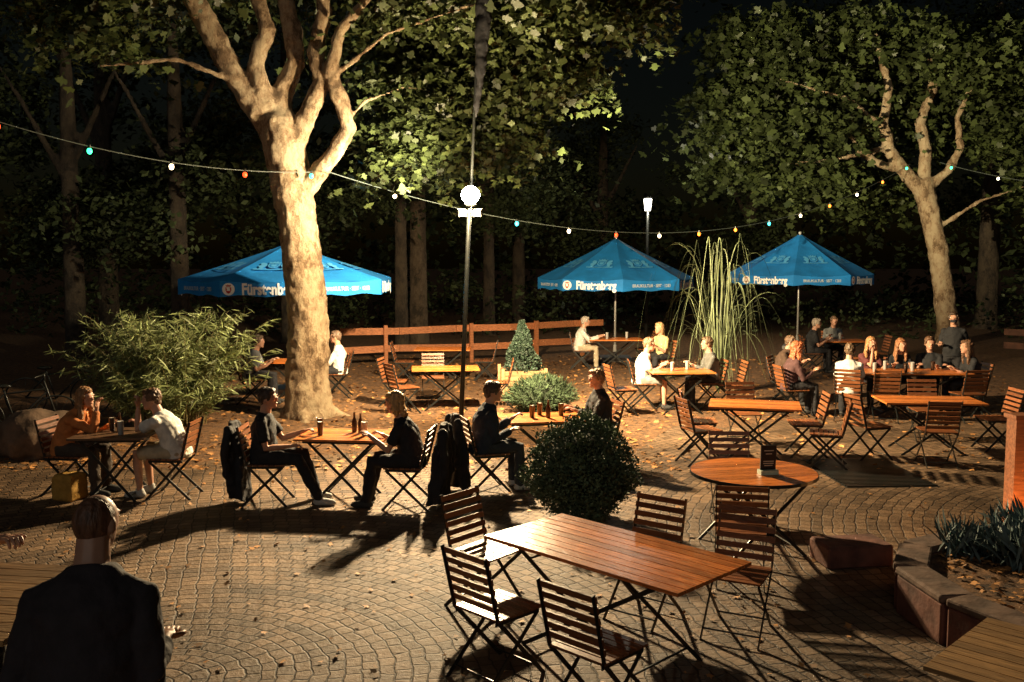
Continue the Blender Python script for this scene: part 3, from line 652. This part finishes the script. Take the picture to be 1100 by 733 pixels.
part('foliage',leafmesh('conifer',P,.055*(.6+.8*np.random.rand(n)),KITE,mat('conifer_leaf',(.04,.07,.045),.6,.3,3,island=.5),0,dirs=D),r)
m=MB();m.tube([(0,0,-.03),(0,0,.9)],[.03,.01],8);part('stem',m.mesh('stem',DARKB),r)
r=root('bamboo_shrub',(-5.6,15.4,0),0,'wide bushy shrub with long narrow drooping leaves','shrub')
P=[];D=[];m=MB()
for _ in range(210):
    a=random.random()*6.28;q=random.random();b=V((math.cos(a)*q*.6,math.sin(a)*q*.5,0));out=V((math.cos(a)*random.uniform(.1,1.25),math.sin(a)*random.uniform(.2,.8),0));h=random.uniform(.6,2.0)
    pts=[b+out*(t**1.6)+V((0,0,h*(1.25*t-.32*t*t))) for t in [0,.2,.4,.6,.8,1]]
    m.tube(pts,[.008,.007,.006,.005,.004,.002],4,rnd=False)
    for _k in range(62):
        t=random.uniform(.25,1.05);p=b+out*(t**1.6)+V((0,0,h*(1.25*t-.32*t*t)))
        aa=random.random()*6.28;dd=V((math.cos(aa),math.sin(aa),-.35))+out*.6;p=p+dd.normalized()*.09
        P.append(tuple(p));D.append(tuple(dd))
part('foliage',leafmesh('bamboo',P,.23*(.5+.8*np.random.rand(len(P))),BLADE,mat('bamboo_leaf',(.19,.23,.09),.55,.45,2.5,island=.6,trans=.2),.0,dirs=D),r)
part('stem',m.mesh('canes',mat('cane',(.2,.17,.07),.5,.2,5)),r)
r=root('weeping_grass',(4.1,18.7,0),0,'tall fountain shaped grass with arching bare blades','plant')
m=MB();GR=mat('grass_blade',(.13,.16,.08),.5,.45,3,island=.6)
for _ in range(92):
    a=random.random()*6.28;q=random.random()*.25;sp=random.uniform(.5,1.6)*(.55+.45*abs(math.cos(a)));h=random.uniform(1.2,3.2);b_=random.uniform(3.1,3.98);a_=2*math.sqrt(b_)
    pts=[];K=16;wig=random.uniform(-.14,.14)
    for i in range(K+1):
        t=i/K;rr=q*t**.5+sp*(.35*t+.65*t**1.1)
        z=h*(a_*t-b_*t*t)
        pts.append(V((rr*math.cos(a)+wig*math.sin(t*6),rr*math.sin(a)+wig*math.sin(t*4),max(.03,z))))
    sd=V((-math.sin(a),math.cos(a),0));w=random.uniform(.006,.014);vs=[]
    for i,p in enumerate(pts):
        ww=w*(1-.7*i/K);vs+=[p-sd*ww-V((0,0,ww*.6)),p+sd*ww+V((0,0,ww*.6))]
    m.add(vs,[(2*i,2*i+1,2*i+3,2*i+2) for i in range(K)])
part('blades',m.mesh('blades',GR),r)

# ------------------------------------------------------------ fence
def fence(pts,label,h=1.0,wd=None):
    wd=wd or FENCEW
    r=root('wooden_fence',(pts[0][0],pts[0][1],0),0,label,'fence');o=V((pts[0][0],pts[0][1],0))
    pm=MB();pm.box((0,0,.5*h),(.09,.09,1.05*h));pm=pm.mesh('post',wd)
    for a,b in zip(pts[:-1],pts[1:]):
        a=V((*a,0))-o;b=V((*b,0))-o
        n=(b-a).normalized().cross(V((0,0,1)))
        for z in(.42,.88):
            m=MB();k=3;hs=[random.uniform(-.02,.02) for _ in range(k+1)]
            for i in range(k):
                p=a.lerp(b,i/k);q=a.lerp(b,(i+1)/k)-(b-a).normalized()*.01
                m.bar(p+V((0,0,z*h+hs[i]))-n*.06,q+V((0,0,z*h+hs[i+1]))-n*.06,.17,.03,n)
            part('rail',m.mesh('rail',wd),r)
        k=max(2,int((b-a).length/1.8))
        for i in range(k):
            p=a.lerp(b,(i+.5)/k);part('post',pm,r,None,Matrix.Translation(p)@Matrix.Rotation(math.atan2((b-a).y,(b-a).x),4,'Z'))
fence([(-4.2,23.2),(.0,24.8),(2.6,26.6)],'brown horizontal board fence beyond tables')
fence([(13.2,25.4),(17,23.4)],'dark brown board fence near far tree',.8,mat('dark_fence_wood',(.08,.03,.015),.8,.4,5,.3))

# ------------------------------------------------------------ lamps
LX,LY=-.63,14.6
r=root('floodlight_post',(-.80,LY,0),0,'slim black lamp post with bright floodlights on top','lamp')
m=MB();m.tube([(0,0,0),(.15,0,3.5)],[.040,.030],12);m.lathe([(.11,0),(.11,.03),(.05,.06)],12);part('post',m.mesh('post',STEEL,True),r)
m=MB();m.bar((-.03,0,3.36),(.33,0,3.36),.03,.03);m.bar((.15,0,3.36),(.16,0,3.6),.03,.03);part('bracket',m.mesh('bracket',STEEL),r)
LE=mat('lamp_glow',(1,.9,.7),.5,0,1,emit=(1,.88,.66),es=200)
LE2=mat('lens_glow',(1,.9,.7),.5,0,1,emit=(1,.80,.5),es=2.2)
LW=mat('lamp_housing',(.12,.12,.11),.4,.1,10)
m=MB();m.ell((.17,-.05,3.67),(.14,.11,.13),nu=24,nv=16);part('bulb',m.mesh('bulb',LE,True),r)
m=MB();m.lathe([(.05,3.50),(.09,3.53),(.07,3.55)],12,c=(.165,-.05,0));part('socket',m.mesh('lb',LW),r)
for s in(-1,1):
    Rr=Matrix.Rotation(-s*.35,3,'Z')@Matrix.Rotation(.35,3,'X')
    m=MB();m.box((.16+s*.12,-.03,3.40),(.13,.09,.10),Rr);lh=part('lamp_head',m.mesh('head',LW),r)
    m=MB();m.box(V((.16+s*.12,-.03,3.40))+Rr@V((0,-.05,0)),(.10,.01,.07),Rr);part('lens',m.mesh('lens',LE2),lh)
def light(name,kind,loc,E,col,rad=.08,target=None,size=None,blend=1):
    l=bpy.data.lights.new(name,kind);l.energy=E;l.color=col
    if kind!='SUN':l.shadow_soft_size=rad
    o=bpy.data.objects.new(name,l);COL.objects.link(o);o.location=loc
    if kind=='SPOT':l.spot_size=math.radians(size);l.spot_blend=blend
    if target is not None:o.rotation_euler=(V(target)-V(loc)).to_track_quat('-Z','Y').to_euler()
    return o
WARM=(1,.745,.42)
light('lamp_light','POINT',(LX,LY-.36,3.68),1250,WARM,.05)
light('flood_light','SPOT',(LX,LY-.36,3.5),4900,WARM,.07,(.4,5.0,0),124)
light('flood_light','SPOT',(LX+.3,LY-.25,3.5),7800,WARM,.07,(6.5,16.5,.8),118)
light('flood_light','SPOT',(LX-.3,LY-.25,3.5),1700,WARM,.07,(-5.2,12.6,.6),140,.8)
light('flood_light','SPOT',(LX,LY+.3,3.5),8500,WARM,.07,(-.6,20.5,.0),108,.8)
light('flood_light','SPOT',(LX+.35,LY+.2,3.8),20000,(1,.83,.50),.07,(10.8,28.0,7.4),46)  # added uplight to brighten the far tree crown
light('flood_light','SPOT',(LX-.35,LY+.2,3.9),2600,(1,.84,.55),.07,(-9,24,5),90)  # added uplight to brighten the crowns on the left
r=root('street_lantern',(4.25,30,0),0,'slim post with lit cylindrical lantern','lamp')
m=MB();m.tube([(0,0,0),(0,0,4.15)],[.06,.045],10);part('post',m.mesh('post',STEEL,True),r)
m=MB();m.lathe([(.09,4.15),(.13,4.5),(.12,4.52)],12);part('lantern_glass',m.mesh('lg',mat('lantern_glow',(1,.95,.8),.5,0,1,emit=(1,.93,.75),es=6),True),r)
m=MB();m.lathe([(.16,4.53),(.15,4.57),(.04,4.62)],12);part('cap',m.mesh('cap',STEEL),r)
light('lantern_light','POINT',(4.25,29.75,4.3),200,(1,.9,.7),.1)
r=root('flagpole',(-.82,15.0,0),0,'tall dark pole with furled banner','flagpole')
m=MB();m.tube([(0,0,0),(.2,0,4.2),(.42,0,9)],[.028,.023,.02],8);part('pole',m.mesh('fp',STEEL,True),r)
m=MB();m.tube([(.26,0,4.9),(.33,0,5.6),(.38,0,6.3),(.43,0,7.2),(.44,0,8.2)],[.03,.08,.12,.14,.08],12)
part('banner',remeshed(m,'banner',cloth('banner',(.006,.006,.008)),.03,1,.08,.15),r)

cols={'r':(1,.05,.01),'o':(1,.2,.02),'g':(.04,1,.35),'w':(1,.75,.42),'c':(.05,.75,.8)}
bulbm={}
for k,c in cols.items():
    m=MB();m.ell((0,0,-.065),(.036,.036,.045),nu=10,nv=8);bulbm[k]=m.mesh('bulb_'+k,mat('bulb_'+k,c,.3,0,1,emit=c,es=(14 if k=='w' else 5)),True)
m=MB();m.lathe([(.018,-.035),(.02,.02)],8);SOCK=m.mesh('socket',STEEL)
def string(a,b,sag,seq,label,t0=0,t1=1):
    a=V(a);b=V(b);r=root('string_light',tuple(a),0,label,'string lights','strings of coloured bulbs')
    f=lambda t:(b-a)*t+V((0,0,-4*sag*t*(1-t)))
    m=MB();m.tube([f(i/40) for i in range(41)],.007,5);part('cable',m.mesh('cable',mat('cable',(.08,.10,.09),.5,.1,5)),r)
    n=len(seq)
    for i,k in enumerate(seq):
        t=t0+(t1-t0)*i/(n-1);p=f(t);w=part('bulb',bulbm[k],r,None,Matrix.Translation(p));q=part('socket',SOCK,w)
string((-7.1,12.6,4.62),(-3.3,15.8,4.12),.22,'rgwrg','coloured light string between terrace and plane tree',.07,1)
string((-3.1,15.8,4.15),(12.0,29.0,5.5),1.5,'wrcwrwoocwowog','long sagging string of coloured bulbs between trees',.07,.99)
string((12.9,29.0,5.55),(19.5,24.5,4.7),.5,'gwoworo','coloured bulbs running away from far tree',.04,1)

# ------------------------------------------------------------ ground
def groundmat():
    m=bpy.data.materials.new('forest_floor');m.use_nodes=True;N=m.node_tree.nodes;L=m.node_tree.links;b=N['Principled BSDF']
    g=N.new('ShaderNodeNewGeometry');n1=N.new('ShaderNodeTexNoise');n1.inputs['Scale'].default_value=9;n1.inputs['Detail'].default_value=10;n1.inputs['Roughness'].default_value=.75;L.new(g.outputs['Position'],n1.inputs['Vector'])
    cr=N.new('ShaderNodeValToRGB');e=cr.color_ramp;e.elements[0].position=.40;e.elements[0].color=(.045,.026,.014,1);e.elements[1].position=.66;e.elements[1].color=(.28,.135,.05,1)
    L.new(n1.outputs['Fac'],cr.inputs[0]);L.new(cr.outputs[0],b.inputs['Base Color']);b.inputs['Roughness'].default_value=.9
    bp=N.new('ShaderNodeBump');bp.inputs['Strength'].default_value=1;bp.inputs['Distance'].default_value=.05;L.new(n1.outputs['Fac'],bp.inputs['Height']);L.new(bp.outputs[0],b.inputs['Normal']);return m
GM_=groundmat()
m=MB();m.add([(-150,-60,0),(150,-60,0),(150,200,0),(-150,200,0)],[(0,1,2,3)]);structure('ground',m.mesh('ground',GM_))
def pavemat():
    m=bpy.data.materials.new('paving_stones');m.use_nodes=True;N=m.node_tree.nodes;L=m.node_tree.links;b=N['Principled BSDF']
    def M(op,a,c=None,d=None):
        n=N.new('ShaderNodeMath');n.operation=op
        for i,q in enumerate((a,c,d)):
            if q is None:continue
            if isinstance(q,(int,float)):n.inputs[i].default_value=q
            else:L.new(q,n.inputs[i])
        return n.outputs[0]
    g=N.new('ShaderNodeNewGeometry');wn=N.new('ShaderNodeTexNoise');wn.inputs['Scale'].default_value=5;wn.inputs['Detail'].default_value=3;L.new(g.outputs['Position'],wn.inputs['Vector'])
    ws=N.new('ShaderNodeSeparateColor');L.new(wn.outputs['Color'],ws.inputs[0])
    sp=N.new('ShaderNodeSeparateXYZ');L.new(g.outputs['Position'],sp.inputs[0])
    w1=M('MULTIPLY',M('SUBTRACT',ws.outputs[0],.5),.09);w2=M('MULTIPLY',M('SUBTRACT',ws.outputs[1],.5),.09)
    st=M('GREATER_THAN',sp.outputs[0],M('ADD',.9,M('MULTIPLY',sp.outputs[1],.06)))
    dx=M('ADD',M('SUBTRACT',sp.outputs[0],M('ADD',-2.3,M('MULTIPLY',st,9.7))),w1);dy=M('ADD',M('SUBTRACT',sp.outputs[1],M('ADD',5.9,M('MULTIPLY',st,2.4))),w2)
    rr=M('SQRT',M('ADD',M('MULTIPLY',dx,dx),M('MULTIPLY',dy,dy)));an=M('ARCTAN2',dy,dx);h=.11
    ri=M('FLOOR',M('DIVIDE',rr,h))
    sn=M('MULTIPLY',M('ADD',ri,.5),h)
    cb=N.new('ShaderNodeCombineXYZ');L.new(M('MULTIPLY',an,sn),cb.inputs[0]);L.new(rr,cb.inputs[1])
    br=N.new('ShaderNodeTexBrick');br.inputs['Scale'].default_value=1;br.inputs['Brick Width'].default_value=.135;br.inputs['Row Height'].default_value=h
    br.inputs['Mortar Size'].default_value=.010;br.inputs['Mortar Smooth'].default_value=.8;br.inputs['Color1'].default_value=(.235,.15,.088,1);br.inputs['Color2'].default_value=(.125,.08,.048,1);br.inputs['Mortar'].default_value=(.045,.030,.019,1)
    L.new(cb.outputs[0],br.inputs['Vector'])
    ring=M('LESS_THAN',M('MODULO',ri,5.0),.5);rk=M('SUBTRACT',1.0,M('MULTIPLY',ring,.28))
    n2=N.new('ShaderNodeTexNoise');n2.inputs['Scale'].default_value=.8;n2.inputs['Detail'].default_value=10;n2.inputs['Roughness'].default_value=.75;L.new(g.outputs['Position'],n2.inputs['Vector'])
    mr=N.new('ShaderNodeMapRange');mr.inputs[1].default_value=.34;mr.inputs[2].default_value=.66;mr.inputs[3].default_value=.4;mr.inputs[4].default_value=1.35;L.new(n2.outputs['Fac'],mr.inputs[0])
    vm=N.new('ShaderNodeVectorMath');vm.operation='SCALE';L.new(br.outputs['Color'],vm.inputs[0]);L.new(M('MULTIPLY',mr.outputs[0],rk),vm.inputs['Scale']);L.new(vm.outputs[0],b.inputs['Base Color'])
    n3=N.new('ShaderNodeTexNoise');n3.inputs['Scale'].default_value=22;n3.inputs['Detail'].default_value=6;n3.inputs['Roughness'].default_value=.7;L.new(g.outputs['Position'],n3.inputs['Vector'])
    hh=M('ADD',M('MULTIPLY',br.outputs['Fac'],-.7),M('ADD',M('MULTIPLY',n3.outputs['Fac'],1.0),M('MULTIPLY',wn.outputs['Fac'],1.2)))
    bp=N.new('ShaderNodeBump');bp.inputs['Strength'].default_value=.85;bp.inputs['Distance'].default_value=.02;L.new(hh,bp.inputs['Height']);L.new(bp.outputs[0],b.inputs['Normal'])
    b.inputs['Roughness'].default_value=.62;b.inputs['Specular IOR Level'].default_value=.25;return m
def ey(x): return (12.2 if x<-4 else 13.0) if x<1.6 else 13.0+min(1,(x-1.6)/1.2)*2.6
edge=[(-16+32*i/160,ey(-16+32*i/160)+.3*math.sin(i*.18)+.2*math.sin(i*.55+1)+random.uniform(-.07,.07)) for i in range(161)]
m=MB();pts=[(-16,-8),(16,-8)]+list(reversed(edge));m.add([(a,b,.004) for a,b in pts],[tuple(range(len(pts)))]);structure('paving',m.mesh('paving',pavemat()))
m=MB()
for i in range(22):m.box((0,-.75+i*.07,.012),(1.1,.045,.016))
m.box((0,0,.006),(1.14,1.6,.003));single('floor_panel',m.mesh('panel',STEEL),(4.5,11.9,0),.05,'dark ribbed metal grate set on paving','panel')  # flat ribbed panel added to draw a dark patch on the paving
DEAD=mat('dead_leaf',(.34,.16,.05),.7,.4,2,island=.65)
N_=9500
X=np.random.uniform(-8,11,N_);Y=np.where(np.random.rand(N_)<.82,12.0+np.random.rand(N_)**1.3*14,np.random.uniform(5,13,N_))
keep=~((X>2.2)&(Y<15.4)&(np.random.rand(N_)<.7));X=X[keep];Y=Y[keep];N_=len(X)
P=np.stack([X,Y,np.full(N_,.022)],1)
structure('fallen_leaves',leafmesh('fallen',P,np.where(Y<12.0,.06,.10)*(.35+.9*np.random.rand(N_)),PL,DEAD,3.0),'stuff')
STONE=mat('sandstone',(.12,.045,.03),.85,.5,5,.7,bdist=.04);STONET=mat('sandstone_cap',(.11,.066,.046),.85,.5,5,.7,bdist=.04)
m=MB();m.box((-4.2,1.6,.275),(6.6,6.0,.55));structure('terrace',m.mesh('terrace',STONET))
r=root('stone_planter_wall',(3,7,0),0,'low red sandstone wall around raised leafy bed','wall')
def blocks(path,h,w=.26):
    for a,b in zip(path[:-1],path[1:]):
        a=V((*a,0))-V((3,7,0));b=V((*b,0))-V((3,7,0));d=(b-a);L_=d.length;R=Matrix.Rotation(math.atan2(d.y,d.x),3,'Z')
        m=MB();m.box((a+b)/2+V((0,0,h/2-.03)),(L_-.012,w-.03,h-.06),R);me=m.mesh('b',STONE)
        m2=MB();m2.box((a+b)/2+V((0,0,h-.03)),(L_-.006,w,.06),R)
        for q,nm in((me,'wall_block'),(m2.mesh('c',STONET),'cap_stone')):
            o=part(nm,q,r);bv=o.modifiers.new('b','BEVEL');bv.width=.018;bv.segments=2
BP=[(3.9,5.55),(3.4,5.95),(3.14,6.5),(3.08,7.15),(3.35,7.7),(3.95,8.05),(4.9,8.2)]
blocks(BP,.37)
m=MB();m.add([(x-3,y-7,.30) for x,y in BP+[(7,8),(7,5.5)]],[tuple(range(9))])
part('soil',m.mesh('soil',GM_),r)
m=MB();m.box((0,0,.10),(.62,.38,.20));o=single('stone_step',m.mesh('step',STONE),(3.05,8.35,0),.15,'low red sandstone block on the paving','stone block');bv=o.modifiers.new('b','BEVEL');bv.width=.02
P=np.stack([np.random.uniform(3.4,6,1100),np.random.uniform(5.9,7.9,1100),np.full(1100,.325)],1)
structure('leaf_litter',leafmesh('litter',P,.07*(.5+.8*np.random.rand(1100)),PL,DEAD,3.0),'stuff')
SPK=mat('blue_green_blade',(.07,.11,.11),.6,.4,3,island=.5)
def bedplant(x,y,n,h,label):
    r=root('bed_plant',(x,y,.30),0,label,'plant');P=[];D=[]
    for _ in range(n):
        a=random.random()*6.28;q=random.random()*.16;z=random.uniform(.03,h*.8);P.append((q*math.cos(a)*(1+z*4),q*math.sin(a)*(1+z*4),z));D.append((math.cos(a)*.7,math.sin(a)*.7,1.1))
    part('foliage',leafmesh('bp',P,.26*(.5+.8*np.random.rand(n)),BLADE,SPK,-.4,dirs=D),r)
bedplant(4.0,7.35,420,.32,'spiky bluish plant with thin leaves in raised bed');bedplant(4.3,7.75,420,.38,'spiky plant with narrow blue green leaves');bedplant(3.75,7.65,260,.25,'small spiky plant in raised bed')
r=root('timber_post',(4.86,9.0,0),.1,'thick timber post glowing orange in lamp light','post')
m=MB();m.box((0,0,.6),(.15,.15,1.2));part('shaft',m.mesh('bpst',FENCEW),r)
m=MB();m.box((0,0,1.22),(.19,.19,.04));part('cap',m.mesh('bcap',FENCEW),r)
r=root('ground_lamp',(4.72,8.62,0),0,'small amber ground lamp at foot of timber post','lamp')
m=MB();m.lathe([(.05,0),(.05,.1),(.02,.11)],12);part('lamp_base',m.mesh('gl',STEEL),r)
m=MB();m.ell((0,0,.13),(.035,.035,.035));part('lamp_shade',m.mesh('ls',mat('amber_glow',(1,.5,.15),.5,.3,9,emit=(1,.33,.07),es=5)),r)
light('ground_lamp_light','POINT',(4.72,8.6,.28),16,(1,.40,.11),.04)
m=MB();m.ell((0,0,.25),(.62,.45,.42));m.ell((.25,-.1,.2),(.35,.35,.3))
single('boulder',remeshed(m,'boulder',mat('brown_rock',(.11,.07,.045),.9,.4,5,.8,bdist=.06),.035,2,.22,.35),(-6.5,12.9,0),.3,'rounded brown boulder beside the shrub','rock')
def bicycle(x,y,rz,label):
    r=root('bicycle',(x,y,0),rz,label,'bicycle')
    for cx in(-.52,.52):
        m=MB();S=28;m.tube([(cx+.33*math.cos(2*math.pi*i/S),0,.34+.33*math.sin(2*math.pi*i/S)) for i in range(S+1)],.014,6,rnd=False)
        for i in range(12):m.tube([(cx,0,.34),(cx+.32*math.cos(i*.5236),0,.34+.32*math.sin(i*.5236))],.0025,4,rnd=False)
        part('wheel',m.mesh('wheel',STEEL,True),r)
    m=MB()
    for a,b in (((-.52,.34),(-.05,.3)),((-.05,.3),(-.18,.78)),((-.18,.72),(-.52,.34)),((-.18,.72),(.38,.78)),((-.05,.3),(.38,.72)),((.36,.9),(.52,.34))):
        m.tube([(a[0],0,a[1]),(b[0],0,b[1])],.014,7)
    part('frame',m.mesh('bframe',STEEL,True),r)
    m=MB();m.ell((-.2,0,.84),(.13,.06,.03));m.tube([(-.18,0,.75),(-.2,0,.83)],.012,6);part('saddle',m.mesh('saddle',STEEL,True),r)
    m=MB();m.tube([(.28,-.26,.98),(.37,-.1,1.0),(.37,.1,1.0),(.28,.26,.98)],.012,6);m.tube([(.37,0,.9),(.37,0,1)],.012,6);part('handlebar',m.mesh('hbar',STEEL,True),r)
bicycle(-7.3,13.9,.3,'bicycle parked in the dark beside boulder');bicycle(-7.8,16.2,.2,'bicycle leaning near the dark shrubs')

# ------------------------------------------------------------ world, fill sun, camera
w=bpy.data.worlds.new('World');sc.world=w;w.use_nodes=True;nt=w.node_tree
sk=nt.nodes.new('ShaderNodeTexSky');sk.sky_type='NISHITA';sk.sun_disc=False;sk.sun_elevation=math.radians(4);sk.sun_rotation=math.radians(160)
bg=nt.nodes['Background'];nt.links.new(sk.outputs[0],bg.inputs[0]);bg.inputs['Strength'].default_value=.0012
s=light('fill_sun','SUN',(0,0,20),.20,(1,.95,.85));s.data.angle=math.radians(25);s.rotation_euler=(math.radians(62),0,math.radians(-12))  # unseen fill lamp added to lift shadows and background trees
cam=bpy.data.cameras.new('Camera');co=bpy.data.objects.new('Camera',cam);COL.objects.link(co)
cam.lens=33.4;cam.sensor_width=36;cam.clip_end=400
co.location=(0,0,2.75);co.rotation_euler=(math.radians(90-5.13),0,0);sc.camera=co
